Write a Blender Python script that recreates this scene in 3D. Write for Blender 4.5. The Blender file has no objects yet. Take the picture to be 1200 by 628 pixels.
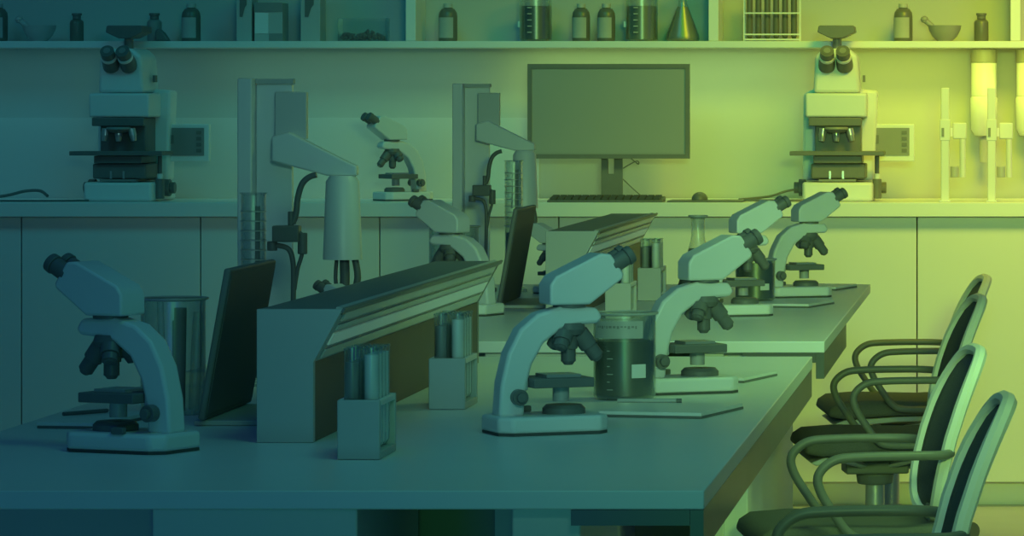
import bpy, bmesh, math, random
from mathutils import Vector, Matrix
random.seed(4)
C = bpy.context.scene.collection
R = math.radians
F = 4800.0            # focal length in pixels of the 1200 px frame
VX, VY = 1190, 122    # vanishing point of the depth lines
EYE = 1.40
BENCH = 0.85
COUNTER = 1.06
SHELF = 1.624

# ------------------------------------------------------------------ camera
cd = bpy.data.cameras.new('camera'); cam = bpy.data.objects.new('camera', cd); C.objects.link(cam)
cam.location = (0, 0, EYE); cam.rotation_euler = (R(90), 0, 0)
cd.sensor_width = 36; cd.lens = 36*F/1200
cd.shift_x = -(VX-600)/1200; cd.shift_y = -(314-VY)/1200
cd.clip_start = 0.1; cd.clip_end = 100
bpy.context.scene.camera = cam
vs = bpy.context.scene.view_settings
vs.view_transform = 'Standard'; vs.look = 'None'; vs.gamma = 1; vs.use_curve_mapping = False; vs.exposure = 0

# ------------------------------------------------------------------ light
w = bpy.data.worlds.new('world'); bpy.context.scene.world = w; w.use_nodes = True
w.node_tree.nodes['Background'].inputs[0].default_value = (0.009, 0.085, 0.125, 1)
w.node_tree.nodes['Background'].inputs[1].default_value = 1.0
def area(name, loc, target, size, col, spread=180):
    l = bpy.data.lights.new(name, 'AREA'); l.shape = 'RECTANGLE'; l.size, l.size_y = size
    m = max(col); l.color = [c/m for c in col] if m > 0 else (1, 1, 1); l.energy = m
    l.spread = R(spread)
    o = bpy.data.objects.new(name, l); C.objects.link(o); o.location = loc
    o.rotation_euler = (Vector(target)-Vector(loc)).to_track_quat('-Z', 'Y').to_euler()
    return o
LIGHTS = [
    ('added_top_light', (1.3, 12.6, 3.0), (1.3, 14.8, 1.0), (.9, .6), (5.88, 5.756, 3.7), 100),  # unseen overhead lights, added to make the blue to yellow-green gradient
    ('added_top_light', (0.2, 12.6, 3.0), (0.2, 14.8, 1.0), (.9, .6), (14.505, 13.799, 0.097), 100),
    ('added_top_light', (-0.9, 12.6, 3.0), (-0.9, 14.8, 1.0), (.9, .6), (0.0, 2.687, 0.0), 100),
    ('added_top_light', (-2, 12.6, 3.0), (-2, 14.8, 1.0), (.9, .6), (0.0, 1.632, 1.827), 100),
    ('added_top_light', (-3.1, 12.6, 3.0), (-3.1, 14.8, 1.0), (.9, .6), (0.0, 0.0, 0.0), 100),
    ('added_top_light', (-4.2, 12.6, 3.0), (-4.2, 14.8, 1.0), (.9, .6), (0.228, 1.363, 1.726), 100),
    ('added_top_light', (0.7, 8.2, 3.0), (0.3, 9.0, .85), (.8, .8), (5.951, 14.401, 3.447), 100),
    ('added_top_light', (-0.4, 8.2, 3.0), (-0.4, 9.0, .85), (.8, .8), (0.0, 0.0, 0.206), 100),
    ('added_top_light', (-1.6, 8.2, 3.0), (-1.5, 9.0, .85), (.8, .8), (0.0, 0.0, 0.0), 100),
    ('added_top_light', (-2.6, 8.2, 3.0), (-2.2, 9.0, .85), (.8, .8), (0.0, 0.0, 0.042), 100),
    ('added_top_light', (-0.3, 5.6, 3.0), (-0.5, 6.4, .85), (.8, .8), (0.29, 1.987, 1.211), 100),
    ('added_top_light', (-1.4, 5.6, 3.0), (-1.4, 6.4, .85), (.8, .8), (0.0, 0.0, 0.679), 100),
    ('added_front_light', (0.9, 2.2, 2.3), (0.3, 14, .7), (.9, .6), (4.08, 7.701, 0.0), 30),  # unseen fill from the camera side, added to brighten front faces
    ('added_front_light', (0.2, 2.2, 2.3), (-0.8, 14, .7), (.9, .6), (1.03, 2.758, 2.005), 30),
    ('added_front_light', (-1, 2.2, 2.3), (-1.9, 14, .7), (.9, .6), (0.0, 0.0, 0.0), 30),
    ('added_front_light', (-2.2, 2.2, 2.3), (-3.1, 14, .7), (.9, .6), (0.0, 0.0, 0.0), 30),
    ('added_shelf_light', (0.9, 14.60, 1.594), (0.9, 14.78, 1.2), (1.0, .03), (0.905, 1.026, 0.205), 160),  # added lights under the shelf, lifting the dark wall below it
    ('added_shelf_light', (-0.2, 14.60, 1.594), (-0.2, 14.78, 1.2), (1.0, .03), (0.963, 1.131, 0.08), 160),
    ('added_shelf_light', (-1.3, 14.60, 1.594), (-1.3, 14.78, 1.2), (1.0, .03), (0.73, 1.207, 0.296), 160),
    ('added_shelf_light', (-2.4, 14.60, 1.594), (-2.4, 14.78, 1.2), (1.0, .03), (0.094, 0.278, 0.189), 160),
    ('added_shelf_light', (-3.5, 14.60, 1.594), (-3.5, 14.78, 1.2), (1.0, .03), (0.042, 0.175, 0.167), 160),
    ('added_front_light', (-0.3, 1.5, .8), (-.5, 6, .7), (.5, .3), (0.19, 1.537, 0.417), 70),  # low added fill for the bench fronts
    ('added_front_light', (-1.5, 1.5, .8), (-1.6, 6, .7), (.5, .3), (0.0, 0.0, 1.13), 70),
    ('added_top_light', (-0.9, 6.5, 2.6), (-1.6, 12, 1.0), (.6, .5), (0.0, 0.0, 0.0), 60),
    ('added_top_light', (0.2, 6.5, 2.6), (-0.6, 11.5, .9), (.6, .5), (0.0, 0.075, 1.157), 60),
    ('added_side_light', (1.5, 13.0, 2.2), (0.2, 14.8, 1.5), (.6, .6), (0.0, 0.0, 1.062), 180),  # unseen light added at the right for the wall falloff
]
WORLD = (0.006, 0.036, 0.05)
w.node_tree.nodes['Background'].inputs[0].default_value = (*WORLD, 1)
for a in LIGHTS:
    if max(a[4]) > 0: area(*a)

# ------------------------------------------------------------------ materials
def mat(name, col, rough=0.45, metal=0.0, noise=0.0, scale=20, spec=0.5, bump=0.0):
    m = bpy.data.materials.new(name); m.use_nodes = True; nt = m.node_tree; b = nt.nodes['Principled BSDF']
    b.inputs['Base Color'].default_value = (*col, 1); b.inputs['Roughness'].default_value = rough
    b.inputs['Metallic'].default_value = metal; b.inputs['Specular IOR Level'].default_value = spec
    tc = nt.nodes.new('ShaderNodeTexCoord'); n = nt.nodes.new('ShaderNodeTexNoise'); n.inputs['Scale'].default_value = scale
    n.inputs['Detail'].default_value = 4
    nt.links.new(tc.outputs['Object'], n.inputs['Vector'])
    r = nt.nodes.new('ShaderNodeMapRange'); r.inputs['To Min'].default_value = 1-max(noise, .02); r.inputs['To Max'].default_value = 1+max(noise, .02)
    nt.links.new(n.outputs['Fac'], r.inputs['Value'])
    mx = nt.nodes.new('ShaderNodeVectorMath'); mx.operation = 'SCALE'; mx.inputs[0].default_value = col
    nt.links.new(r.outputs['Result'], mx.inputs['Scale']); nt.links.new(mx.outputs['Vector'], b.inputs['Base Color'])
    if bump:
        bp = nt.nodes.new('ShaderNodeBump'); bp.inputs['Strength'].default_value = bump; bp.inputs['Distance'].default_value = .002
        nt.links.new(n.outputs['Fac'], bp.inputs['Height']); nt.links.new(bp.outputs['Normal'], b.inputs['Normal'])
    return m
def glassmat(name, tint=(.93, .96, .95), base=0.06):
    m = bpy.data.materials.new(name); m.use_nodes = True; nt = m.node_tree
    nt.nodes.remove(nt.nodes['Principled BSDF']); out = nt.nodes['Material Output']
    t = nt.nodes.new('ShaderNodeBsdfTransparent'); t.inputs[0].default_value = (*tint, 1)
    g = nt.nodes.new('ShaderNodeBsdfGlossy'); g.inputs['Roughness'].default_value = .3; g.inputs[0].default_value = (.9, .95, .93, 1)
    lw = nt.nodes.new('ShaderNodeLayerWeight'); lw.inputs[0].default_value = .35
    r = nt.nodes.new('ShaderNodeMapRange'); r.inputs['To Min'].default_value = base; r.inputs['To Max'].default_value = .55
    mx = nt.nodes.new('ShaderNodeMixShader')
    nt.links.new(lw.outputs['Facing'], r.inputs['Value']); nt.links.new(r.outputs['Result'], mx.inputs[0])
    nt.links.new(t.outputs[0], mx.inputs[1]); nt.links.new(g.outputs[0], mx.inputs[2]); nt.links.new(mx.outputs[0], out.inputs[0])
    return m
DK = .17
M = dict(
    wall=mat('wall_paint', (.50, .50, .50), .7, noise=.03, scale=3),
    wall_reflect=mat('wall_reflection_tone', (.60, .60, .60), .5, noise=.02, scale=3),  # paler than the wall to stand in for a reflection
    white=mat('white_laminate', (.80, .80, .80), .35, noise=.02, scale=8),
    cabinet=mat('cabinet_front', (.74, .74, .74), .45, noise=.02, scale=4),
    wall2=mat('mid_grey_panel', (.58, .58, .58), .5),
    floor=mat('floor_vinyl', (.62, .62, .62), .45, noise=.06, scale=6),
    plastic=mat('white_plastic', (.78, .78, .78), .4, noise=.02, scale=30),
    plastic2=mat('pale_grey_plastic', (.48, .48, .48), .45, noise=.03, scale=30),
    grey=mat('grey_plastic', (.26, .26, .26), .45, noise=.05, scale=30),
    black=mat('black_plastic', (DK, DK, DK), .4, noise=.1, scale=40, spec=.3),
    rubber=mat('black_rubber', (.10, .10, .10), .6, noise=.1, scale=60, spec=.2),
    screen=mat('dark_glass_screen', (.32, .32, .32), .4, noise=.03, scale=3),
    tablet=mat('dark_tablet', (.20, .20, .20), .6, noise=.05, scale=6),
    metal=mat('brushed_metal', (.62, .62, .62), .3, metal=.7, noise=.05, scale=50),
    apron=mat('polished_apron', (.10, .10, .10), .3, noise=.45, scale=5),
    hood=mat('dark_hood', (.16, .16, .16), .4, noise=.04, scale=10),
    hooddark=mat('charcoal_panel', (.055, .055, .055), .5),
    strip=mat('frosted_strip', (.60, .60, .60), .25, noise=.03, scale=10),
    fabric=mat('black_fabric', (.12, .12, .12), .85, noise=.2, scale=200, bump=.4, spec=.2),
    mesh=mat('dark_mesh', (.15, .15, .15), .8, noise=.35, scale=260, bump=.5, spec=.2),
    liquid=mat('dark_liquid', (.13, .14, .13), .4, noise=.15, scale=30),
    liquid2=mat('amber_liquid', (.22, .22, .17), .55, noise=.1, scale=30),
    amber=mat('amber_glass', (.15, .15, .13), .35, noise=.06, scale=20),
    label=mat('paper_label', (.42, .42, .42), .7, noise=.05, scale=60),
    paper=mat('white_paper', (.72, .72, .72), .7, noise=.04, scale=40),
    ceramic=mat('grey_ceramic', (.32, .32, .32), .4, noise=.05, scale=20),
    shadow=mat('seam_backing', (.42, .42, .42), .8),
)
M['glass'] = glassmat('clear_glass')
M['tube'] = mat('glow_strip', (.8, .8, .8), .3)  # faint glow added to brighten the hood strip, not a known lamp
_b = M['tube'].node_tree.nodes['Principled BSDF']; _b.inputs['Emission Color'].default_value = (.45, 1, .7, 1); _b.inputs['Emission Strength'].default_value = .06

# ------------------------------------------------------------------ helpers
class MB:
    def __init__(s): s.bm = bmesh.new()
    def box(s, x0, x1, y0, y1, z0, z1, rot=0, piv=None):
        r = bmesh.ops.create_cube(s.bm, size=1)
        c = Vector(((x0+x1)/2, (y0+y1)/2, (z0+z1)/2))
        for v in r['verts']: v.co = Vector((v.co.x*(x1-x0), v.co.y*(y1-y0), v.co.z*(z1-z0)))+c
        return s
    def prism(s, poly, a, b, axis='y'):
        def P(p, t):
            return {'y': (p[0], t, p[1]), 'x': (t, p[0], p[1]), 'z': (p[0], p[1], t)}[axis]
        A = [s.bm.verts.new(P(p, a)) for p in poly]; B = [s.bm.verts.new(P(p, b)) for p in poly]
        s.bm.faces.new(A); s.bm.faces.new(B[::-1]); n = len(poly)
        for i in range(n): s.bm.faces.new((A[i], B[i], B[(i+1) % n], A[(i+1) % n]))
        return s
    def cyl(s, p0, p1, r0, r1=None, seg=24):
        r1 = r0 if r1 is None else r1
        p0, p1 = Vector(p0), Vector(p1); d = p1-p0; q = d.to_track_quat('Z', 'Y').to_matrix()
        A, B = [], []
        for i in range(seg):
            a = 2*math.pi*i/seg; u = q @ Vector((math.cos(a), math.sin(a), 0))
            A.append(s.bm.verts.new(p0+u*r0)); B.append(s.bm.verts.new(p1+u*r1))
        s.bm.faces.new(A[::-1]); s.bm.faces.new(B)
        for i in range(seg): s.bm.faces.new((A[i], A[(i+1) % seg], B[(i+1) % seg], B[i]))
        return s
    def lathe(s, prof, c=(0, 0, 0), seg=32, closed=False):
        rings = []
        for r, z in prof:
            if r < 1e-5: rings.append([s.bm.verts.new((c[0], c[1], c[2]+z))])
            else: rings.append([s.bm.verts.new((c[0]+r*math.cos(2*math.pi*i/seg), c[1]+r*math.sin(2*math.pi*i/seg), c[2]+z)) for i in range(seg)])
        pr = list(zip(rings, rings[1:])) + ([(rings[-1], rings[0])] if closed else [])
        for a, b in pr:
            for i in range(seg):
                j = (i+1) % seg
                if len(a) == 1 and len(b) == 1: continue
                if len(a) == 1: s.bm.faces.new((a[0], b[i], b[j]))
                elif len(b) == 1: s.bm.faces.new((a[i], a[j], b[0]))
                else: s.bm.faces.new((a[i], a[j], b[j], b[i]))
        return s
    def tube(s, pts, r, seg=12, sub=6):
        P = [Vector(p) for p in pts]
        if sub > 1 and len(P) > 2:
            Q = []
            for i in range(len(P)-1):
                a, b, c, d = P[max(i-1, 0)], P[i], P[i+1], P[min(i+2, len(P)-1)]
                for k in range(sub):
                    t = k/sub
                    Q.append(.5*((2*b)+(c-a)*t+(2*a-5*b+4*c-d)*t*t+(3*b-a-3*c+d)*t**3))
            Q.append(P[-1]); P = Q
        rings = []; up = None
        for i, p in enumerate(P):
            d = (P[min(i+1, len(P)-1)]-P[max(i-1, 0)]).normalized()
            if up is None: up = d.orthogonal().normalized()
            up = (up-d*up.dot(d)).normalized(); sd = d.cross(up)
            rings.append([s.bm.verts.new(p+(up*math.cos(2*math.pi*k/seg)+sd*math.sin(2*math.pi*k/seg))*r) for k in range(seg)])
        for a, b in zip(rings, rings[1:]):
            for k in range(seg): s.bm.faces.new((a[k], a[(k+1) % seg], b[(k+1) % seg], b[k]))
        s.bm.faces.new(rings[0][::-1]); s.bm.faces.new(rings[-1])
        return s
    def xform(s, m): bmesh.ops.transform(s.bm, matrix=m, verts=s.bm.verts); return s
    def build(s, name, material, parent=None, bevel=0, seg=3, loc=None):
        bmesh.ops.recalc_face_normals(s.bm, faces=s.bm.faces)
        me = bpy.data.meshes.new(name); s.bm.to_mesh(me); s.bm.free()
        for p in me.polygons: p.use_smooth = True
        me.set_sharp_from_angle(angle=R(38))
        me.materials.append(M[material] if isinstance(material, str) else material)
        o = bpy.data.objects.new(name, me); C.objects.link(o); o.parent = parent
        if loc: o.location = loc
        if bevel:
            b = o.modifiers.new('bevel', 'BEVEL'); b.width = bevel; b.segments = seg; b.limit_method = 'ANGLE'; b.angle_limit = R(38); b.harden_normals = False
        return o
def thing(name, label, cat, loc=(0, 0, 0), rz=0, group=None):
    o = bpy.data.objects.new(name, None); C.objects.link(o); o.location = loc; o.rotation_euler = (0, 0, rz)
    o.empty_display_size = .05; o['label'] = label; o['category'] = cat
    if group: o['group'] = group
    return o
def tag(o, label, cat, group=None):
    o['label'] = label; o['category'] = cat
    if group: o['group'] = group
    return o
def struct(o): o['kind'] = 'structure'; return o
def kids(o): return list(CH.get(o.name, ()))
CH = {}
def index_children():
    CH.clear()
    for o in bpy.data.objects:
        if o.parent: CH.setdefault(o.parent.name, []).append(o)
def dup(root, loc, rz=None, label=None, group=None, scale=None):
    index_children()
    r = root.copy(); C.objects.link(r); r.location = loc
    if rz is not None: r.rotation_euler = (0, 0, rz)
    if label: r['label'] = label
    if group: r['group'] = group
    if scale: r.scale = (scale,)*3
    def rec(src, dst):
        for ch in kids(src):
            c = ch.copy(); C.objects.link(c); c.parent = dst; rec(ch, c)
    rec(root, r)
    return r
def by(py): return F*(EYE-BENCH)/(py-VY)          # distance at which the bench top shows at height py
def bx(px, Y): return (px-VX)*Y/F
def bz(py, Y): return EYE-(py-VY)*Y/F

# ------------------------------------------------------------------ the room
WY = 14.80
struct(MB().box(-7, 3.2, -1, WY+.1, -.1, 0).build('floor', 'floor'))
struct(MB().box(-7, 3.2, WY, WY+.1, 0, 3.2).build('wall_back', 'wall'))
struct(MB().box(-5.2, -1.72, WY-.012, WY, COUNTER, bz(138, WY)).build('trim_1', 'wall_reflect'))  # paler sheet stands in for a reflection on the wall
struct(MB().box(-6, 2.2, 14.27, 14.35, 0, .088).build('trim_2', 'cabinet'))
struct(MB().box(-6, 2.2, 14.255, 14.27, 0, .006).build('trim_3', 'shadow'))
# the long worktop on its run of cabinets
tag(MB().box(-6, 2.2, 14.16, WY-.013, COUNTER-.05, COUNTER).build('worktop', 'white', bevel=.003),
    'long white worktop running along the whole back wall under the shelf', 'worktop')
sw = .621
seams = ['at the far left edge', 'beneath the left research microscope', 'beneath the worktop left of the small microscope', 'directly under the small microscope on the worktop',
         'below the keyboard and monitor', 'behind the right end of the far bench', 'at the right edge beneath the white clamp stands']
x = bx(25, 14.2)-sw
for k in range(7):
    t = thing('base_cabinet', 'white flat-fronted base cabinet ' + seams[k], 'cabinet', (x+sw/2, 14.2, 0), 0, 'base cabinets along the back wall')
    MB().box(-sw/2+.002, sw/2-.002, .022, .56, .09, COUNTER-.051).build('carcass', 'shadow', t)
    MB().box(-sw/2+.002, sw/2-.002, 0, .02, .09, COUNTER-.0515).build('door', 'cabinet', t, .002)
    x += sw
# the shelf with its upright dividers
t = thing('wall_shelf', 'long white wall shelf with upright dividers above the worktop', 'shelf', (0, WY, SHELF-.024))
MB().box(-6, 2.2, -.25, -.002, 0, .024).build('shelf_board', 'white', t, .002)
for px in (481, 836, 1190):
    xx = bx(px, WY-.25)
    MB().box(xx-.018, xx+.018, -.245, -.002, .0245, .55).build('divider', 'white', t, .002)

# ------------------------------------------------------------------ benches
XL, XR = -1.709, -.443
def bench(y0, y1, label):
    t = thing('laboratory_bench', label, 'bench', ((XL+XR)/2, (y0+y1)/2, 0), 0, 'white laboratory benches')
    cx, cy = (XL+XR)/2, (y0+y1)/2; a, b = XL-cx, XR-cx; c, d = y0-cy, y1-cy
    MB().box(a, b, c, d, BENCH-.027, BENCH).build('benchtop', 'white', t, .002)
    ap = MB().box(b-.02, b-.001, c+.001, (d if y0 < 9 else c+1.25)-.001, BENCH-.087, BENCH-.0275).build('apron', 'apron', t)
    MB().box(b-.19, b-.0205, c+.001, c+.02, BENCH-.05, BENCH-.0275).build('shade_strip', 'apron', t); ap['label'] = 'dark polished apron strip'  # dark front strip stands in for shade under the bench edge
    MB().box(b-.30, b-.235, c+.02, d-.03, 0, BENCH-.0275).build('side_panel', 'cabinet', t, .003) if y0 > 9 else None
    MB().box(a+.476, a+.769, c+.02, c+.62, 0, BENCH-.0275).build('cupboard', 'cabinet', t, .003)
    MB().box(a+.986, a+1.085, c+.05, c+.6, 0, BENCH-.0275).build('cupboard', 'cabinet', t, .003)
    MB().box(a+.93, a+.985, c+.3, c+.6, 0, BENCH-.0275).build('panel', 'plastic2', t)
    MB().box(a+.05, a+.47, c+.12, c+.6, 0, BENCH-.0275).build('cupboard', 'plastic2', t, .003)
    MB().box(a+.02, b-.25, c+.7, c+.74, 0, BENCH-.0275).build('knee_shade_panel', 'grey', t)  # grey sheet stands in for shade in the knee space
    return t
bench(5.83, 8.93, 'white laboratory bench in the foreground carrying the large beaker')
bench(9.50, 12.51, 'white laboratory bench further back in front of the wall cabinets')

# ------------------------------------------------------------------ small microscope (eyepieces towards local -X)
def small_microscope():
    t = thing('microscope', '', 'microscope')
    poly = [(-.103, -.045), (-.083, -.066), (.068, -.063), (.090, -.045), (.090, .045), (.068, .063), (-.083, .066), (-.103, .045)]
    MB().prism(poly, .003, .031, 'z').build('base', 'plastic', t, .006)
    MB().prism([(x*.985, y*.985) for x, y in poly], 0, .0045, 'z').build('base_pad', 'rubber', t)
    arm = [(-.102, .192), (-.092, .208), (-.03, .211), (.012, .200), (.043, .175), (.064, .135), (.076, .085), (.080, .029),
           (.036, .029), (.034, .07), (.022, .115), (.002, .150), (-.028, .172), (-.06, .180), (-.095, .182)]
    MB().prism(arm, -.022, .022).build('arm', 'plastic', t, .006)
    head = [(-.113, .298), (-.095, .299), (-.016, .262), (-.006, .248), (-.006, .214), (-.076, .214), (-.134, .256), (-.136, .264)]
    MB().prism(head, -.032, .032).build('head', 'plastic', t, .009)
    MB().cyl((-.05, 0, .209), (-.05, 0, .2155), .028).build('head_collar', 'black', t)
    for s in (-1, 1):
        m = MB(); d = Vector((-.86, 0, .5)).normalized(); p = Vector((-.118, s*.0185, .277))
        m.cyl(p, p+d*.030, .0145); m.cyl(p+d*.030, p+d*.042, .0165, .0155)
        m.build('eyepiece', 'black', t, .002)
    n = MB().lathe([(0, .183), (.026, .183), (.029, .172), (.024, .163), (0, .160)], (-.048, 0, 0)).build('nosepiece', 'black', t)
    for dx, dy, l in ((0, 0, .054), (-.62, 0, .058), (.42, .5, .032), (.3, -.5, .032)):
        m = MB(); p = Vector((-.048+dx*.03, dy*.03, .166)); d = Vector((dx, dy, -.9 if dx else -1)).normalized()
        if dx < -.5: d = Vector((-.62, 0, -.8)).normalized()
        m.cyl(p, p+d*l*.5, .0155); m.cyl(p+d*l*.5, p+d*l*.9, .0125, .0125); m.cyl(p+d*l*.9, p+d*l, .011, .007)
        m.build('objective', 'black', n, .001)
    MB().box(-.078, .028, -.048, .048, .077, .093).build('stage', 'black', t, .002)
    MB().box(-.06, .0, -.03, .03, .0932, .098).build('slide_clip', 'metal', t)
    MB().box(.0285, .045, -.02, .02, .072, .095).build('stage_bracket', 'plastic2', t, .003)
    MB().cyl((-.035, 0, .052), (-.035, 0, .077), .014).build('condenser', 'plastic2', t)
    MB().lathe([(0, .031), (.036, .031), (.036, .040), (.030, .046), (0, .047)], (-.04, 0, 0)).build('illuminator', 'black', t)
    for s in (-1, 1):
        m = MB(); m.cyl((.048, s*.0222, .062), (.048, s*.040, .062), .0135); m.cyl((.048, s*.040, .062), (.048, s*.048, .062), .008)
        m.build('focus_knob', 'black', t, .001)
    MB().box(-.002, .022, -.066, -.056, .031, .041).build('lamp_dial', 'black', t, .002)
    return t
scope = small_microscope()
G = 'white laboratory microscopes with black eyepieces'
def put(px, py, rz, label, scale=None, first=False):
    Y = by(py)-0.0; loc = (bx(px, Y), Y, BENCH+.0005)
    if first:
        scope.location = loc; scope.rotation_euler = (0, 0, rz); scope['label'] = label; scope['group'] = G; return scope
    return dup(scope, loc, rz, label, G, scale)
A1 = R(-24); A2 = R(205)
put(160, 528, A1, 'white microscope facing left at the front left corner of the nearer bench', first=True)
put(634, 507, A2, 'white microscope facing right just left of the large labelled beaker', )
put(797, 460, A2, 'white microscope facing right behind the large labelled beaker, on the nearer bench')
put(856, 370, A2, 'white microscope facing right on the far bench, directly behind the small liquid beaker')
put(929, 348, A2, 'rightmost small white microscope at the end of the far bench')
put(546, 369, A1, 'white microscope facing left on the far bench, seen over the front hood')
index_children()
dup(scope, (bx(426, 8.0), 8.0, BENCH+.0005), A1, 'small white microscope almost wholly hidden behind the front hood', G, .66)
dup(scope, (bx(655, 11.9), 11.9, BENCH+.0005), A1, 'small white microscope peeking out behind the rear hood, right of the tablet', G, .68)
dup(scope, (bx(474, 14.45), 14.45, COUNTER+.0005), R(38), 'small white microscope standing alone on the worktop by the back wall', G)

# ------------------------------------------------------------------ research microscope (front towards -Y)
def research():
    k = 1/331.0; t = thing('research_microscope', '', 'microscope', (0, 0, 0), 0, 'large research microscopes on the worktop')
    def X(p): return (p-983)*k
    def Z(p): return (234-p)*k
    MB().prism([(X(944), -.17), (X(1024), -.17), (X(1026), -.1), (X(1026), .12), (X(942), .12), (X(942), -.1)], 0, Z(212), 'z').build('foot', 'plastic', t, .01)
    # the stand rises behind the stage
    MB().prism([(X(940), Z(211)), (X(1024), Z(211)), (X(1028), Z(106)), (X(1008), Z(104)), (X(952), Z(104)), (X(941), Z(110))], .03, .12).build('stand', 'plastic', t, .01)
    MB().box(X(946), X(1017), -.13, .029, Z(137), Z(109)).build('arm', 'plastic', t, .008)
    MB().box(X(950), X(1011), -.134, -.10, Z(147), Z(137.3)).build('turret_cover', 'black', t, .003)
    MB().box(X(957), X(1010), -.0995, .0295, Z(183), Z(137.5)).build('turret_housing', 'black', t, .003)
    n = MB().lathe([(0, 0), (.040, 0), (.045, -.008), (.030, -.02), (0, -.022)], (X(982), -.135, Z(148))).build('nosepiece', 'grey', t)
    for px, tilt in ((967, -.25), (982, 0), (997, .45)):
        m = MB(); p = Vector((X(px), -.135, Z(150))); d = Vector((tilt*.5, -.05, -1)).normalized()
        m.cyl(p, p+d*.025, .0135); m.cyl(p+d*.025, p+d*.045, .0125, .009); m.build('objective', 'metal', n, .001)
    MB().box(X(929), X(1038), -.19, -.05, Z(181), Z(176)).build('stage', 'black', t, .002)
    MB().box(X(956), X(1012), -.17, .028, Z(190), Z(181.3)).build('stage_support', 'black', t, .003)
    MB().box(X(953), X(1016), -.155, .028, Z(208), Z(190.3)).build('condenser_block', 'black', t, .006)
    for px in (975, 990): MB().box(X(px-1.2), X(px+1.2), -.158, -.1552, Z(208), Z(199)).build('condenser_lever', 'metal', t)
    MB().box(X(962), X(1005), -.16, .02, Z(211), Z(208.5)).build('lamp_ring', 'grey', t)
    # head
    MB().prism([(X(955), Z(108.5)), (X(1009), Z(108.5)), (X(1006), Z(66)), (X(996), Z(57)), (X(966), Z(57)), (X(957), Z(66))], -.11, .09).build('head', 'plastic', t, .012)
    for s in (-1, 1):
        m = MB(); p = Vector((X(981+s*10.5), -.10, Z(78))); d = Vector((-s*.05, -.86, .62)).normalized()
        m.cyl(p, p+d*.05, .0305, .0275); m.build('eyepiece_tube', 'black', t, .002)
        e = MB(); e.cyl(p+d*.0503, p+d*.062, .0275, .027); e.build('eyepiece_collar', 'plastic', t)
        e = MB(); e.cyl(p+d*.0623, p+d*.092, .0245); e.cyl(p+d*.0925, p+d*.094, .0185); e.build('eyepiece', 'black', t, .003)
        MB().cyl(p+d*.0943, p+d*.0955, .012).build('lens', 'grey', t)
    MB().cyl((X(981), 0, Z(57.5)), (X(981), 0, Z(45.3)), .016).build('camera_mount', 'grey', t)
    MB().prism([(X(974), Z(45)), (X(988), Z(45)), (X(1003), Z(38)), (X(1002), Z(31)), (X(1000), Z(30)), (X(962), Z(30)), (X(960), Z(31)), (X(959), Z(38))], -.06, .06).build('camera', 'black', t, .003)
    # knobs
    for s, px in ((-1, 938), (1, 1028)):
        m = MB(); a = X(945) if s < 0 else X(1025)
        m.cyl((a, -.03, Z(219)), (a+s*.025, -.03, Z(219)), .030); m.cyl((a+s*.025, -.03, Z(219)), (a+s*.042, -.03, Z(219)), .020)
        m.build('focus_knob', 'black', t, .002)
    m = MB(); m.cyl((X(1029), -.12, Z(181.5)), (X(1029), -.12, Z(202)), .008); m.build('stage_rod', 'black', t)
    MB().cyl((X(1029), -.12, Z(202.3)), (X(1029), -.12, Z(208)), .010).build('stage_collar', 'plastic', t)
    MB().cyl((X(1029), -.12, Z(208.3)), (X(1029), -.12, Z(231)), .016).build('stage_knob', 'black', t, .002)
    MB().box(X(1011), X(1014), -.02, .01, Z(96), Z(88)).build('head_lever', 'black', t)
    # side display
    d = MB().box(X(1019), X(1071), .06, .085, Z(189), Z(145)).build('display', 'plastic', t, .004)
    MB().box(X(1023.5), X(1065), .057, .0598, Z(182), Z(149.5)).build('display_screen', 'grey', d)
    for i in range(4): MB().box(X(1056), X(1062), .0545, .0568, Z(178-i*7), Z(174-i*7)).build('display_key', 'black', d)
    MB().box(X(1025), X(1029), .0545, .0568, Z(168), Z(158)).build('display_bar', 'black', d)
    return t
rs = research()
rs['label'] = 'large white research microscope on the right of the worktop, beside the white clamp stands'
rs.location = (bx(983, 14.46), 14.46, COUNTER+.0005)
dup(rs, (bx(153, 14.46), 14.46, COUNTER+.0005), R(-4), 'large white research microscope on the left of the worktop')

# ------------------------------------------------------------------ hoods on the benches
def hood(y0, y1, label):
    t = thing('bench_hood', label, 'hood', (-1.16, y0, BENCH+.0005), 0, 'hoods on the benches')
    a, b, c = -1.232+1.16, -1.093+1.16, -1.14+1.16; H = .2165; h = .130; L = y1-y0
    end = [(a, 0), (c, 0), (c, h), (b, H), (a, H)]
    MB().prism(end, 0, .018).build('end_panel', 'plastic2', t, .001)
    MB().prism(end, L-.018, L).build('end_panel', 'hood', t, .001)
    MB().box(a+.002, b-.003, .0185, L-.0185, H-.010, H-.0005).build('top_panel', 'hood', t)
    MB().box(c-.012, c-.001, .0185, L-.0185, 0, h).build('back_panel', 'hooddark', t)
    # slanted panel; its bright bands come from pale strips and an added glow
    def P(f, o): # along the slant, offset outward
        nx, nz = (H-h), -(b-c); l = math.hypot(nx, nz); return (c+(b-c)*f+nx/l*o, h+(H-h)*f+nz/l*o)
    MB().prism([P(0, -.001), P(1, -.001), P(.97, -.012), P(.03, -.012)], .0185, L-.0185).build('slant_panel', 'plastic2', t)
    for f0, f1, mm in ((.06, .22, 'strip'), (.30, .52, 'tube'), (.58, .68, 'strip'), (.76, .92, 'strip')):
        o = MB().prism([P(f0, -.0005), P(f1, -.0005), P(f1, .002), P(f0, .002)], .05, L-.05).build('bright_strip', mm, t)
    MB().prism([P(.95, .0), P(1.03, .0), P(1.03, .004), P(.95, .004)], .0, L).build('edge_trim', 'black', t)
    return t
hood(6.65, 8.70, 'long grey hood with slanted frosted panel and added glow on the nearer bench')
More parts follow.
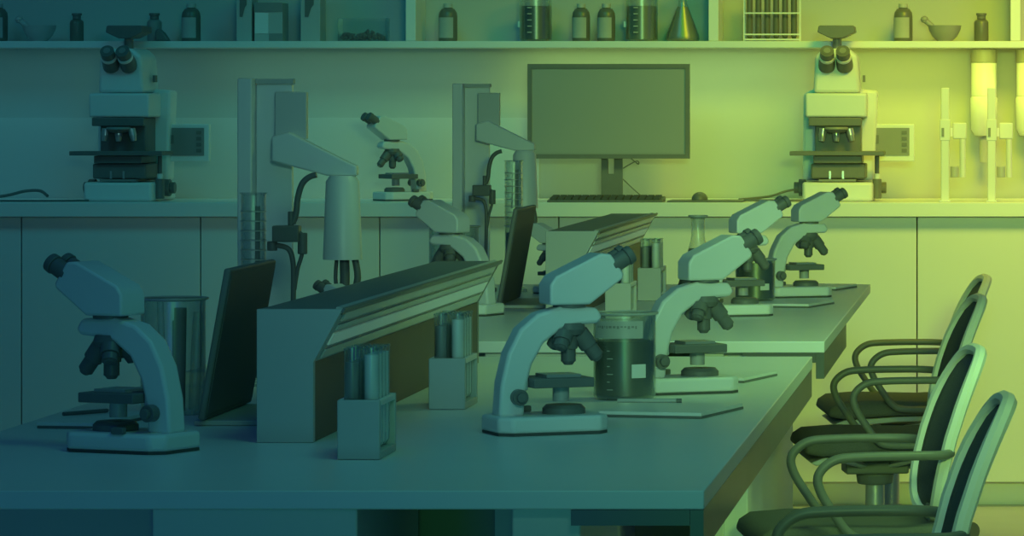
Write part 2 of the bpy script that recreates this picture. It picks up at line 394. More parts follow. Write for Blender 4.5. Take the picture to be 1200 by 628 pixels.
hood(10.74, 12.47, 'hood with slanted panel and added glow on the far bench below the monitor')

# ------------------------------------------------------------------ test tube racks
def tubes(x, y, z, l, r, label, group, cnt):
    for i, (dx, dy) in enumerate(cnt):
        t = thing('test_tube', label, 'test tube', (x+dx, y+dy, z), 0, group)
        MB().lathe([(0, 0), (r*.6, r*.15), (r, r*.8), (r, l), (r*1.12, l), (r*1.12, l-.003)], seg=16).build('tube_wall', 'glass', t)
        MB().lathe([(0, .001), (r*.55, r*.2), (r*.88, r*.8), (r*.88, l*(.86 if i % 2 else .93)), (0, l*(.86 if i % 2 else .93))], seg=16).build('sample', 'grey' if i % 2 else 'white', t)
def rack(x, y, label, tl):
    t = thing('tube_rack', label, 'rack', (x, y, BENCH+.0005), 0, 'white tube racks on the benches')
    W, D, H = .066, .17, .092
    MB().box(-W, 0, 0, .012, 0, H).build('front_panel', 'plastic2', t, .002)
    MB().box(-W, 0, D-.010, D, 0, H).build('rear_panel', 'plastic2', t, .002)
    MB().box(-W, 0, .0125, D-.0105, 0, .012).build('tray', 'plastic2', t, .001)
    MB().box(-.006, 0, .0125, D-.0105, H-.010, H).build('rail', 'plastic', t, .001)
    MB().box(-W, -W+.006, .0125, D-.0105, H-.010, H).build('rail', 'plastic', t, .001)
    tubes(x, y, BENCH+.0135, .158, .0125, tl, tl, [(-.018-.030*i, .034+.034*j) for j in range(4) for i in range(2)])
rack(-.9825, 6.33, 'white tube rack nearest the camera on the nearer bench, in front of the hood', 'sample tube in the rack nearest the camera, on the nearer bench')
rack(-.990, 7.37, 'white tube rack beside the far part of the front hood, left of the microscope', 'sample tube in the rack beside the far part of the front hood')
rack(-.9825, 10.46, 'white tube rack on the far bench, half hidden behind the large labelled beaker', 'sample tube in the front rack on the far bench')
rack(-.990, 11.44, 'white tube rack on the far bench beneath the end of the rear hood', 'sample tube in the rear rack on the far bench')

# ------------------------------------------------------------------ glassware
def beaker(px, py, r, h, fill, label, liquid='liquid', band=False, patch=False, surf=BENCH, rods=False, Y=None):
    Y = Y or by(py)+r; x = bx(px, Y)
    t = thing('beaker', label, 'beaker', (x, Y, surf+.0005))
    th = .002
    MB().lathe([(0, 0), (r-.006, 0), (r, .006), (r, h-.004), (r+.004, h), (r+.003, h+.001), (r-th, h-.004), (r-th, .008), (r-.008, th), (0, th)], seg=40).build('beaker_wall', 'glass', t)
    if fill: MB().lathe([(0, .003), (r-.009, .003), (r-.0035, .009), (r-.0035, h*fill), (0, h*fill)], seg=40).build('liquid', liquid, t)
    MB().lathe([(r+.0015, h-.003), (r+.005, h-.0015), (r+.005, h+.0015), (r+.0015, h+.002), (r-.001, h)], closed=True, seg=40).build('rim', 'plastic2', t)
    if band or patch:
        m = MB(); 
        def patchy(m, a0, a1, z0, z1, rr, n=18):
            vs_ = [[m.bm.verts.new((rr*math.cos(a0+(a1-a0)*i/n), rr*math.sin(a0+(a1-a0)*i/n), z)) for i in range(n+1)] for z in (z0, z1)]
            for i in range(n): m.bm.faces.new((vs_[0][i], vs_[0][i+1], vs_[1][i+1], vs_[1][i]))
        if band:
            patchy(m, R(-150), R(-50), h*.72, h*.92, r+.0015); m.build('frosted_band', 'plastic2', t)
            m = MB(); rnd = random.Random(3)
            a = R(-140)
            while a < R(-65):
                wd = rnd.uniform(.03, .10); patchy(m, a, a+wd, h*(.84+rnd.uniform(-.01, .01)), h*.865, r+.0022, 3); a += wd+.04
            m.build('printed_marks', 'grey', t)
            m = MB()
            for i in range(6): patchy(m, R(-118), R(-112 if i % 2 else -106), h*(.12+.09*i), h*(.13+.09*i), r+.0015, 3)
            m.build('graduation', 'plastic2', t)
        if patch:
            m = MB(); patchy(m, R(-72), R(-44), h*.26, h*.42, r+.002); m.build('paper_patch', 'plastic', t)
    if rods:
        for i, (dx, dy, hh, rr) in enumerate(((-.02, .01, .98, .006), (.012, -.01, .92, .011), (.034, .012, .88, .010), (.0, .03, .8, .008))):
            MB().cyl((dx, dy, .006), (dx*1.25, dy, h*hh), rr, seg=16).build('glass_rod', 'grey' if i % 2 else 'glass', t)
    return t
beaker(732, 470, .058, .160, .68, 'large glass beaker of dark liquid with frosted printed band and white square patch', band=True, patch=True)
beaker(885, 353, .056, .115, .9, 'small beaker of dark liquid with white square patch on the far bench', patch=True)
beaker(203, 488, .057, .205, 0, 'tall empty beaker holding glass rods behind the leftmost microscope', rods=True)
beaker(532, 352, .070, .205, 0, 'tall clear beaker on the far bench behind the left-facing microscope', rods=True)

def flask(x, Y, z, r, h, fill, label, liq, rn=.022):
    t = thing('conical_flask', label, 'flask', (x, Y, z+.0005))
    prof = [(0, 0), (r-.006, 0), (r, .008), (r*.97, .02), (rn, h*.68), (rn*.9, h*.75), (rn*.9, h-.01), (rn*1.25, h), (rn*1.15, h+.001), (rn*.8, h-.01)]
    MB().lathe(prof, seg=36).build('flask_wall', 'glass', t)
    MB().lathe([(rn*1.0, h-.006), (rn*1.3, h-.003), (rn*1.3, h+.002), (rn*1.0, h+.002)], closed=True, seg=36).build('rim', 'plastic2', t)
    zt = h*fill; rt = r*.97+(rn-r*.97)*(zt-.02)/(h*.68-.02)
    MB().lathe([(0, .002), (r-.008, .002), (r-.003, .009), (r*.95, .02), (rt-.002, zt), (0, zt)], seg=36).build('liquid', liq, t)
flask(bx(818, 11.9), 11.9, BENCH, .062, .225, .58, 'clear conical flask half full on the far bench', 'liquid2')

# graduated cylinders on the benches
def cylinder(px, Y, top, r, label):
    t = thing('graduated_cylinder', label, 'cylinder', (bx(px, Y), Y, BENCH+.0005), 0, 'tall graduated glass cylinders'); h = bz(top, Y)-BENCH
    MB().lathe([(0, 0), (r*1.5, 0), (r*1.5, .008), (r, .014), (r, h-.004), (r+.004, h), (r-.002, h-.006), (r-.002, .016), (0, .016)], seg=32).build('cylinder_wall', 'glass', t)
    MB().lathe([(0, .017), (r-.003, .017), (r-.003, h*.45), (0, h*.45)], seg=24).build('liquid', 'liquid', t)
    m = MB()
    for i in range(9):
        z = h*(.5+.05*i); m.lathe([(r+.0003, z), (r+.0012, z), (r+.0012, z+.002), (r+.0003, z+.002)], closed=True, seg=24)
    m.build('graduation_ring', 'plastic2', t)
    MB().cyl((r*.3, 0, .018), (r*.35, 0, h*.93), .005, seg=12).build('stirring_rod', 'grey', t)
cylinder(297, 8.0, 226, .024, 'tall graduated glass cylinder on the nearer bench behind the left tablet')
cylinder(602, 12.0, 188, .026, 'tall graduated glass cylinder on the far bench left of the monitor')

# ------------------------------------------------------------------ tablets on short stands
def tablet(Y, label):
    t = thing('tablet_computer', label, 'tablet', (-1.384, Y, BENCH+.0005), 0, 'dark tablets on low stands')
    m = MB().box(-.012, 0, 0, .43, .010, .272); m.xform(Matrix.Rotation(R(10), 4, 'Y')); m.build('casing', 'tablet', t, .004)
    m = MB().box(.0003, .0012, .008, .422, .02, .262); m.xform(Matrix.Rotation(R(10), 4, 'Y')); m.build('screen', 'tablet', t)
    MB().box(-.02, .125, .02, .41, 0, .009).build('base_plate', 'plastic2', t, .002)
    return t
tablet(6.98, 'dark tablet leaning on a low stand behind the leftmost microscope')
tablet(11.0, 'dark tablet leaning on a low stand on the far bench')

# ------------------------------------------------------------------ white stands with slanted arm and hanging nozzle
def stand(Y, px, top, label, g):
    t = thing('dispensing_stand', label, 'stand', (bx(px, Y), Y, BENCH+.0005), 0, 'white dispensing stands with slanted arms'); H = bz(top, Y)-BENCH
    k = 8.4/F
    MB().box(0, 17*k, 0, .06, 0, H).build('post', 'white', t, .003)
    MB().box(17.3*k, 60*k, .045, .06, .0, H-.012).build('back_panel', 'plastic', t, .002)
    MB().box(17.3*k, 62*k, .035, .062, H-.0115, H-.001).build('top_rail', 'wall', t, .001)
    MB().box(42*k, 79*k, .02, .044, H-.125, H-.028).build('control_panel', 'wall2', t, .002)
    a = MB().prism([(40*k, H-.12), (60*k, H-.11), (122*k, H-.165), (140*k, H-.18), (140*k, H-.20), (105*k, H-.20), (40*k, H-.17)], 0, .03).build('slanted_arm', 'plastic', t, .004)
    n = MB().lathe([(0, 0), (.040, 0), (.034, .16), (.026, .172), (0, .172)], (122*k, .015, H-.372)).build('nozzle_body', 'plastic', t)
    for dx, r in ((-.012, .004), (.004, .010), (.026, .007)):
        MB().tube([(122*k+dx, .015, H-.3725), (122*k+dx*1.2, .015, H-.41), (122*k+dx*.8, .015, H-.45)], r, 10, 3).build('nozzle_tube', 'black', n)
    MB().box(-.02, 62*k, -.02, .09, 0, .008).build('base_plate', 'plastic2', t, .002)
stand(8.4, 278, 92, 'tall white dispensing stand with slanted arm on the nearer bench', '')
stand(12.2, 530, 98, 'tall white dispensing stand with slanted arm on the far bench left of the monitor', '')

# black gooseneck hose stands
def hosestand(Y, px, label):
    t = thing('gooseneck_hose', label, 'hose', (bx(px, Y), Y, BENCH+.0005), 0, 'black gooseneck hoses'); k = 8.0/F; 
    zb = (EYE-BENCH)
    def Q(dx, py): return ((dx-344)*k, 0, zb-(py-VY)*k)
    MB().cyl((0, 0, 0), (0, 0, .012), .03).build('foot', 'black', t, .002)
    MB().tube([(0, 0, .01), Q(343, 400), Q(344, 330), Q(343, 305), Q(338, 292), Q(326, 288), Q(317, 288)], .0052).build('lower_hose', 'black', t)
    MB().tube([Q(345, 340), Q(349, 315), Q(354, 297), Q(354, 276), Q(346, 272)], .004).build('side_hose', 'black', t)
    MB().cyl(Q(354.5, 298), Q(354.5, 273), .0095).build('side_grip', 'black', t, .002)
    p = Q(336, 274); MB().box(p[0]-.026, p[0]+.026, -.018, .018, p[2]-.016, p[2]+.016).build('clamp', 'black', t, .003)
    MB().tube([Q(343, 262), Q(347, 250), Q(349, 232), Q(354, 216), Q(362, 208), Q(371, 205)], .006).build('gooseneck', 'black', t)
    MB().cyl(Q(319, 283), Q(319, 294), .010).build('valve', 'black', t, .002)
    MB().cyl(Q(341, 268), Q(341, 248), .006).build('screw', 'black', t, .001)
hosestand(8.0, 344, 'black gooseneck hose with clamp rising behind the front hood')
hosestand(12.0, 570, 'black gooseneck hose with clamp on the far bench left of the monitor')

# ------------------------------------------------------------------ notebooks and pens
def notebook(px, py, w, d, rz, label, surf=BENCH):
    """near right corner shows at (px, py)"""
    Y = by(py); t = thing('notebook', label, 'notebook', (bx(px, Y), Y, surf+.0005), rz, 'thin notebooks on the benches')
    MB().box(-w, 0, 0, d, 0, .004).build('cover', 'black', t)
    MB().box(-w, -.001, .001, d-.001, .0043, .010).build('pages', 'white', t)
    return t
notebook(822, 491, .19, .24, R(-14), 'thin notebook with dark cover in front of the large beaker')
notebook(872, 449, .16, .22, R(-14), 'thin notebook with dark cover beside the microscope at the bench edge')
notebook(948, 361, .14, .24, R(-14), 'thin notebook with dark cover at the near right of the far bench')
notebook(980, 340.5, .14, .22, R(-14), 'thin notebook with dark cover at the far right end of the far bench')
notebook(112, 503, .105, .26, R(-10), 'thin notebook lying left of the leftmost microscope')
t = thing('pen', 'thin pen lying on the notebook in front of the large beaker', 'pen', (bx(795, 7.4), 7.4, BENCH+.0145), 0)
MB().cyl((-.11, 0, .0), (-.004, 0, .0), .0038, seg=12).build('barrel', 'plastic2', t)
MB().cyl((-.0035, 0, .0), (.006, 0, .0), .004, seg=12).build('cap', 'black', t)
t = thing('pen', 'dark pen lying on the notebook left of the leftmost microscope', 'pen', (bx(100, 7.12), 7.12, BENCH+.0145), R(55))
MB().cyl((-.05, 0, 0), (.05, 0, 0), .0035, seg=12).build('barrel', 'black', t)
MB().cyl((.0503, 0, 0), (.06, 0, 0), .003, .001, seg=12).build('tip', 'metal', t)

# ------------------------------------------------------------------ monitor, keyboard, mouse on the worktop
MY = 14.55; ms = MY/F
t = thing('computer_monitor', 'wide flat computer monitor with dark bezel, switched off, on the worktop', 'monitor', (bx(713, MY), MY, COUNTER+.0005))
W = 95*ms; z0, z1 = bz(186, MY)-COUNTER, bz(75, MY)-COUNTER; f = 5*ms
m = MB(); m.box(-W, W, 0, .03, z0, z0+f); m.box(-W, W, 0, .03, z1-f, z1); m.box(-W, -W+f, 0, .03, z0+f, z1-f); m.box(W-f, W, 0, .03, z0+f, z1-f)
m.box(-W+.01, W-.01, .02, .04, z0+.01, z1-.01); m.build('bezel', 'black', t)
MB().box(-W+f+.0002, W-f-.0002, .006, .0195, z0+f+.0002, z1-f-.0002).build('screen', 'screen', t)
m = MB(); a, b = -10*ms, 15*ms
m.box(a, a+8*ms, .045, .065, .012, z0+.05); m.box(b-10*ms, b, .045, .065, .012, z0+.05); m.box(a+8*ms, b-10*ms, .045, .065, .012, z0-.055); m.build('stand', 'black', t)
MB().box(-.11, .12, 0, .14, 0, .012).build('foot', 'black', t, .004)
MB().tube([(16*ms, .08, z0+.02), (32*ms, .08, z0-.02), (30*ms, .08, z0-.01), (10*ms, .08, z0-.05), (20*ms, .08, z0-.09), (36*ms, .08, .012)], .0022, 8).build('cable', 'black', t)
KY = 14.30
t = thing('keyboard', 'black keyboard lying in front of the monitor', 'keyboard', (bx(713, KY), KY, COUNTER+.0005))
MB().prism([(-.13, 0), (.0, 0), (.0, .018), (-.13, .006)], -.20, .20, 'x').build('keyboard_body', 'black', t, .002)
m = MB()
for r_ in range(4):
    for c_ in range(15):
        x0 = -.19+c_*.0255; y0 = -.118+r_*.028
        m.box(x0, x0+.021, y0, y0+.022, .006+.012*(y0+.13)/.13, .0145+.012*(y0+.13)/.13)
m.build('keys', 'rubber', t)
tag(MB().box(bx(785, KY), bx(873, KY), KY-.12, KY+.10, COUNTER+.0005, COUNTER+.0055).build('mouse_pad', 'black', bevel=.001), 'flat black mouse pad on the worktop right of the keyboard', 'mouse pad')
t = thing('computer_mouse', 'black computer mouse on the mouse pad', 'mouse', (bx(820, KY), KY, COUNTER+.006))
m = MB(); bmesh.ops.create_uvsphere(m.bm, u_segments=24, v_segments=12, radius=1)
bmesh.ops.delete(m.bm, geom=[v for v in m.bm.verts if v.co.z < -.01], context='VERTS')
m.xform(Matrix.Diagonal((.029, .05, .028, 1))); m.build('mouse_shell', 'black', t)
MB().cyl((-.003, -.03, .022), (.003, -.03, .022), .006, seg=12).build('scroll_wheel', 'grey', t)
tag(MB().tube([(bx(868, 14.5), 14.42, COUNTER+.004), (bx(900, 14.5), 14.55, COUNTER+.012), (bx(922, 14.6), 14.62, COUNTER+.03), (bx(940, 14.6), 14.68, COUNTER+.034), (bx(955, 14.6), 14.72, COUNTER+.02)], .0045).build('power_cable', 'black'),
    'black cable running from the mouse pad to the right research microscope', 'cable')
tag(MB().tube([(bx(872, 14.3), 14.30, COUNTER+.0052), (bx(900, 14.3), 14.27, COUNTER+.0052), (bx(930, 14.3), 14.25, COUNTER+.0052), (bx(944, 14.3), 14.26, COUNTER+.0052)], .004).build('power_cable', 'black'),
    'second cable lying flat in front of the right research microscope', 'cable')
tag(MB().tube([(bx(-30, 14.4), 14.40, COUNTER+.007), (bx(5, 14.4), 14.42, COUNTER+.018), (bx(25, 14.4), 14.45, COUNTER+.033), (bx(42, 14.4), 14.46, COUNTER+.034), (bx(54, 14.4), 14.42, COUNTER+.017)], .0055).build('power_cable', 'black'),
    'thick black cable arching over the worktop at the far left', 'cable')
tag(MB().tube([(bx(-30, 14.25), 14.25, COUNTER+.004), (bx(40, 14.25), 14.24, COUNTER+.004), (bx(75, 14.25), 14.26, COUNTER+.004), (bx(100, 14.25), 14.30, COUNTER+.004)], .0035).build('power_cable', 'black'),
    'thin cable lying flat on the worktop at the far left', 'cable')

# ------------------------------------------------------------------ white clamp stands and wall dispensers at the right edge
CY = 14.23
for px, lab in ((1107.5, 'white upright clamp stand on the worktop, left of two at the right edge'), (1162, 'white upright clamp stand on the worktop, nearer the right edge of the photo')):
    k = CY/F; t = thing('clamp_stand', lab, 'stand', (bx(px, CY), CY, COUNTER+.0005), 0, 'white clamp stands on the worktop')
    Hh = bz(103, CY)-COUNTER
    MB().box(-4.8*k, 4.8*k, -.012, .012, 0, Hh).build('upright', 'plastic', t, .003)
    MB().box(-6*k, 6*k, -.0135, .0135, bz(165, CY)-COUNTER, bz(140, CY)-COUNTER).build('clamp_collar', 'plastic', t, .002)
    MB().box(-4*k, -1*k, -.0165, -.014, bz(160, CY)-COUNTER, bz(150, CY)-COUNTER).build('set_screw', 'grey', t)
    MB().box(-6.5*k, 6.5*k, -.03, .05, 0, .006).build('foot', 'plastic', t, .001)
    MB().box(9*k, 25*k, .014, .026, bz(163, CY)-COUNTER, bz(144, CY)-COUNTER).build('side_clamp', 'plastic', t, .004)
    MB().cyl((20.5*k, .02, bz(208, CY)-COUNTER), (20.5*k, .02, bz(163.5, CY)-COUNTER), 3.5*k).build('hanging_rod', 'plastic', t)
    MB().box(6.2*k, 9*k, .012, .020, bz(160, CY)-COUNTER, bz(150, CY)-COUNTER).build('link', 'plastic', t)
    MB().cyl((11*k, .02, bz(208, CY)-COUNTER), (11*k, .02, bz(195, CY)-COUNTER), 5*k).build('lower_clamp', 'plastic2', t, .002)
DY = 14.72
for px, lab in ((1153, 'white wall dispenser cylinder with dark collar hanging under the shelf'), (1206, 'white wall dispenser cylinder cut by the right edge of the photo')):
    k = DY/F; t = thing('wall_dispenser', lab, 'dispenser', (bx(px, DY), DY, bz(190, DY)), 0, 'wall dispensers under the shelf')
    top = bz(57.5, DY)-bz(190, DY)
    MB().cyl((0, 0, top-16*k), (0, 0, top), 15.5*k).build('collar', 'grey', t, .002)
    MB().cyl((0, 0, top-55*k), (0, 0, top-16.3*k), 14.8*k).build('barrel', 'white', t)
    MB().lathe([(0, top-103*k), (11*k, top-101*k), (15*k, top-94*k), (16*k, top-58*k), (14.5*k, top-55.3*k), (0, top-55.3*k)]).build('cup', 'plastic', t)
    MB().cyl((0, 0, 0), (0, 0, top-103.3*k), 5*k).build('spout', 'plastic2', t)
    MB().box(-.012, .012, 16.2*k, WY-DY-.001, top-.10, top-.02).build('bracket', 'plastic2', t)

# ------------------------------------------------------------------ things on the shelf
SY = 14.66; ks = SY/F
def sx(px): return bx(px, SY)
GB = 'labelled brown bottles on the shelf'
def bottle(px, w, label, grp=GB):
    r = w/2*ks; t = thing('reagent_bottle', label, 'bottle', (sx(px), SY, SHELF+.0005), 0, grp); h = 39*ks
    MB().lathe([(0, 0), (r-.003, 0), (r, .004), (r, h-.03), (r*.93, h-.016), (r*.7, h-.004), (r*.45, h), (0, h)], seg=32).build('bottle_body', 'amber', t)
    MB().cyl((0, 0, h+.0002), (0, 0, h+.016), r*.5).build('cap', 'plastic2', t, .002)
    m = MB(); n = 16; a0, a1 = R(-175), R(-50); rr = r+.0008
    v = [[m.bm.verts.new((rr*math.cos(a0+(a1-a0)*i/n), rr*math.sin(a0+(a1-a0)*i/n), z)) for i in range(n+1)] for z in (.012, h-.034)]
    for i in range(n): m.bm.faces.new((v[0][i], v[0][i+1], v[1][i+1], v[1][i]))
    m.build('paper_label', 'label', t)
bottle(-2, 22, 'brown bottle cut by the left edge of the photo, on the shelf')
bottle(224, 22, 'labelled brown bottle on the shelf right of the left research microscope')
bottle(525, 22, 'labelled brown bottle on the shelf just right of the first divider')
bottle(681, 21, 'labelled brown bottle on the shelf, left one of the close pair')
bottle(710.5, 21, 'labelled brown bottle on the shelf, right one of the close pair')
bottle(1058.5, 22, 'labelled brown bottle on the shelf beside the right mortar')
def vial(px, w, label, mt='amber'):
    r = w/2*ks; t = thing('small_jar', label, 'jar', (sx(px), SY, SHELF+.0005), 0, 'small dark jars on the shelf')
    MB().lathe([(0, 0), (r-.002, 0), (r, .003), (r, 22*ks), (r*.9, 24*ks), (r*.55, 26*ks), (0, 26*ks)], seg=28).build('jar_body', mt, t)
    MB().lathe([(0, 26.1*ks), (r*.6, 26.1*ks), (r*.6, 30*ks), (r*.72, 30.5*ks), (r*.72, 33*ks), (0, 33*ks)], seg=28).build('stopper', 'black', t)
vial(90, 16, 'small dark jar with stopper left of the left research microscope camera')
vial(181, 17, 'small dark jar with stopper right of the left research microscope camera', 'grey')
vial(1150, 17, 'small dark jar with stopper on the shelf right of the right mortar')
tag(MB().prism([(0, 0), (.05, 0), (.03, .03), (.012, .045), (0, .04)], -.02, .02).build('stone_sample', 'black', loc=(sx(187), SY-.055, SHELF+.0005), bevel=.006), 'small dark wedge leaning before the jar beside the left research microscope', 'sample')
def mortar(px, label, mt):
    t = thing('mortar', label, 'mortar', (sx(px), SY, SHELF+.0005), 0, 'mortars on the shelf')
    MB().lathe([(0, 0), (.026, 0), (.029, .004), (.045, .018), (.056, .040), (.060, .057), (.055, .057), (.049, .040), (.036, .020), (0, .012)]).build('bowl', mt, t)
    p = MB(); a, b = Vector((-.018, 0, .030)), Vector((-.072, 0, .078)); p.cyl(a, b, .009, .011, 16)
    p.lathe([(0, -.014), (.011, -.009), (.015, 0), (.011, .009), (0, .014)], b, 16); p.build('pestle', mt, t)
mortar(1107, 'grey mortar with pestle on the shelf at the right', 'ceramic')
mortar(46, 'grey mortar with pestle on the shelf at the far left', 'plastic2')
# boxes
def carton(x0, x1, top, label, mark=False, lab=None, mt='plastic2'):
    t = thing('carton', label, 'box', (sx((x0+x1)/2), SY, SHELF+.0005), 0, 'cartons on the shelf'); w = (x1-x0)/2*ks; h = (47-top)*ks
    MB().box(-w, w, -.05, .07, 0, h).build('carton_body', mt, t, .002)
    if mark: MB().prism([(-w*.55, h*.94), (w*.35, h*.94), (w*.35, h*.72), (w*.1, h*.66), (-w*.2, h*.48), (-w*.55, h*.48)], -.053, -.0505).build('dark_emblem', 'black', t)
    if lab:
        MB().box(-w, w*1.0, -.053, -.0505, h*.76, h).build('lid_band', 'grey', t)
        MB().box(w*.05, w, -.053, -.0505, 0, h*.2).build('corner_patch', 'grey', t)
        MB().box(-w*.95, 0, -.0535, -.0506, h*.2, h*.74).build('front_label', 'plastic', t)
carton(280, 298, -12, 'pale carton with dark emblem on the shelf, left of the banded box', mark=True)
carton(301, 334, 2, 'pale box with dark lid band and white label on the shelf', lab=True)
carton(355, 378, -12, 'pale carton with dark emblem on the shelf, left of the clear tray', mark=True)
t = thing('specimen_tray', 'clear plastic tray of dark granules on the shelf left of the divider', 'tray', (sx(426.5), SY, SHELF+.0005))
w_ = 28*ks; h_ = 27*ks
m = MB(); m.box(-w_, w_, -.05, -.048, 0, h_); m.box(-w_, w_, .048, .05, 0, h_); m.box(-w_, -w_+.002, -.0478, .0478, 0, h_); m.box(w_-.002, w_, -.0478, .0478, 0, h_); m.box(-w_+.0021, w_-.0021, -.0478, .0478, 0, .002)
m.build('tray_wall', 'glass', t)
m = MB(); rnd = random.Random(7)
for i in range(240):
    x_ = rnd.uniform(-w_+.009, w_-.009); hh = .028*(1-abs(x_/w_)**4)*(.8+.3*math.sin(x_*60)); r = rnd.uniform(.005, .0065)
    bmesh.ops.create_icosphere(m.bm, subdivisions=1, radius=r, matrix=Matrix.Translation((x_, rnd.uniform(-.04, .04), .0085+rnd.uniform(0, max(hh, .001)))))
g = m.build('granules', 'black', t); g['kind'] = 'stuff'
# shelf glassware
for px, lab in ((628, 'large beaker of dark liquid on the shelf above the monitor, left one'), (752, 'large beaker of dark liquid on the shelf beside the conical flask')):
    b_ = beaker(px, 0, 19*ks, .175, .72, lab, liquid='liquid' if px < 700 else 'liquid2', surf=SHELF, Y=SY)
    m = MB()
    for i in range(5): m.box(-.024, -.008, -19*ks-.0025, -19*ks-.0012, .03+.022*i, .033+.022*i)
    m.build('graduation', 'plastic2', b_)
    MB().box(-19*ks-.006, -19*ks+.004, -.012, .0, .05, .072).build('spigot', 'plastic', b_, .002)
flask(sx(800), SY, SHELF, 20*ks, .20, .62, 'conical flask full of dark liquid on the shelf right of the monitor', 'liquid2', .016)
# shelf tube rack
t = thing('tube_rack', 'wire tube rack holding six dark tubes on the shelf right of the divider', 'rack', (sx(905), SY, SHELF+.0005))
W = 32*ks
m = MB()
for z in (.004, .022, .098):
    for y in (-.028, .028): m.box(-W, W, y-.002, y+.002, z, z+.005)
    for x_ in (-W, W-.004): m.box(x_, x_+.004, -.0259, .0259, z, z+.005)
m.build('shelf_rail', 'plastic', t)
for x_ in (-W-.004, W):
    for y in (-.026, .026): MB().box(x_, x_+.004, y-.002, y+.002, 0, .16).build('upright', 'plastic', t)
for i in range(6):
    px = 878.5+i*10.4
    q = thing('test_tube', 'dark filled test tube in the wire rack on the shelf', 'test tube', (sx(px), SY, SHELF+.0095), 0, 'dark tubes in the shelf rack')
    r = 3.6*ks
    MB().lathe([(0, 0), (r*.7, .002), (r, .01), (r, .17), (r*1.1, .17), (r*1.1, .173), (0, .173)], seg=16).build('tube_body', 'amber', q)

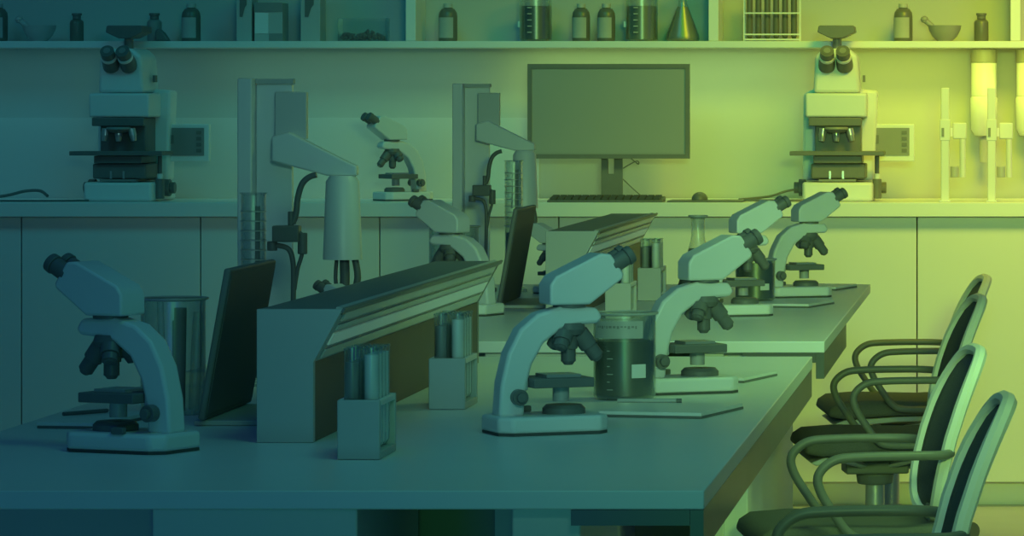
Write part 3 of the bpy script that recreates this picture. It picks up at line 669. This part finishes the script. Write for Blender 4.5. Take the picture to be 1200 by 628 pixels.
# ------------------------------------------------------------------ chairs (front towards local -X)
def chair():
    t = thing('office_chair', '', 'chair', (0, 0, 0), 0, 'mesh-backed office chairs along the benches')
    # seat: waterfall front edge
    prof = [(-.225, .425), (-.215, .452), (-.19, .468), (-.10, .474), (.10, .468), (.20, .472), (.205, .430), (.0, .425), (-.17, .415)]
    MB().prism(prof, -.22, .22).build('seat', 'fabric', t, .014)
    m = MB().prism([(-.205, .398), (-.17, .412), (.0, .4215), (.19, .426), (.19, .41), (.0, .405), (-.19, .39)], -.20, .20); m.build('seat_shell', 'plastic2', t, .004)
    # back: curved frame around a mesh panel
    def B(v, z):  # back surface point: curved sideways (wraps forward at edges), leaning with z
        s = (z-.44)/.41; return Vector((.19+.03*s+.085*s*s-.018*(v/.19)**2, v, z))
    outline = []
    for i in range(40):
        a = 2*math.pi*i/40; ca, sa = math.cos(a), math.sin(a)
        v = .18*math.copysign(abs(ca)**.55, ca)*(1-.18*(sa > 0)*abs(sa)); z = .66+.185*math.copysign(abs(sa)**.55, sa)
        outline.append(B(v, z))
    m = MB(); n = len(outline); rings = []
    for i, p in enumerate(outline):
        d = (outline[(i+1) % n]-outline[i-1]).normalized(); nx = Vector((1, 0, 0)); nx = (nx-d*nx.dot(d)).normalized(); sd = d.cross(nx)
        rings.append([m.bm.verts.new(p+nx*(.015*math.cos(q*math.pi/4))+sd*(.014*math.sin(q*math.pi/4))) for q in range(8)])
    for i in range(n):
        a_, b_ = rings[i], rings[(i+1) % n]
        for q in range(8): m.bm.faces.new((a_[q], a_[(q+1) % 8], b_[(q+1) % 8], b_[q]))
    m.build('back_frame', 'plastic', t)
    m = MB(); nv, nz = 12, 12; g = []
    for i in range(nv+1):
        col = []
        for j in range(nz+1):
            z = .485+.35*j/nz; s = min(1, (1-abs((z-.66)/.178)**3.2))**.3 if abs((z-.66)/.178) < 1 else .2
            v = (-.17+.34*i/nv)*s*(1-.16*max(0, (z-.66)/.18)); col.append(m.bm.verts.new(B(v, z)))
        g.append(col)
    for i in range(nv):
        for j in range(nz): m.bm.faces.new((g[i][j], g[i+1][j], g[i+1][j+1], g[i][j+1]))
    o = m.build('back_mesh', 'mesh', t); sm = o.modifiers.new('solid', 'SOLIDIFY'); sm.thickness = .004; sm.offset = 0
    MB().prism([(.19, .50), (.215, .50), (.225, .42), (.205, .37), (.05, .36), (.05, .38), (.18, .395)], -.03, .03).build('back_bracket', 'black', t, .004)
    # arms: closed black tube loops
    for s in (-1, 1):
        y = s*.245
        MB().tube([(.215, s*.172, .627), (.185, y*.93, .628), (.12, y, .629), (.0, y, .628), (-.055, y, .621), (-.088, y, .592), (-.085, y, .555), (-.052, y, .50), (-.022, y, .462), (.02, y, .448), (.17, y*.97, .448)], .0105, 12).build('armrest', 'black', t)
    # mechanism, gas lift, star base
    m = MB(); m.box(-.09, .09, -.06, .06, .352, .388); m.cyl((0, 0, .32), (0, 0, .352), .05, .055); m.build('tilt_mechanism', 'black', t, .006)
    m = MB()
    for s in (-1, 1):
        m.tube([(-.02, s*.03, .37), (-.10, s*.14, .398)], .009, 8, 1); m.tube([(.02, s*.03, .37), (.10, s*.14, .400)], .009, 8, 1)
    m.build('seat_bracket', 'metal', t)
    MB().cyl((0, 0, .10), (0, 0, .319), .027).build('gas_lift', 'metal', t)
    b_ = MB().cyl((0, 0, .07), (0, 0, .13), .04, .03).build('star_hub', 'plastic2', t)
    for k in range(5):
        a = R(72*k+20); c, s = math.cos(a), math.sin(a)
        MB().cyl((c*.035, s*.035, .10), (c*.27, s*.27, .075), .02, .013, 12).build('leg', 'plastic2', t)
        w2 = MB(); w2.cyl((c*.28-s*.015, s*.28+c*.015, .03), (c*.28+s*.015, s*.28-c*.015, .03), .03, seg=16); w2.cyl((c*.28, s*.28, .03), (c*.265, s*.265, .07), .006, seg=8)
        w2.build('caster', 'black', t)
    return t
ch = chair()
ch.location = (-.385, 9.2, 0); ch.rotation_euler = (0, 0, R(10)); ch['label'] = 'mesh-backed office chair with black arm loops, seat cut by the bottom edge of the photo'
CG = 'mesh-backed office chairs along the benches'
dup(ch, (-.325, 7.32, 0), R(5), 'nearest mesh-backed office chair, only its back and one arm in view', CG, 1.03)
dup(ch, (-.40, 11.66, 0), R(9), 'mesh-backed office chair in the middle of the row beside the far bench', CG)
dup(ch, (-.395, 13.02, 0), R(8), 'farthest mesh-backed office chair, closest to the wall cabinets', CG)
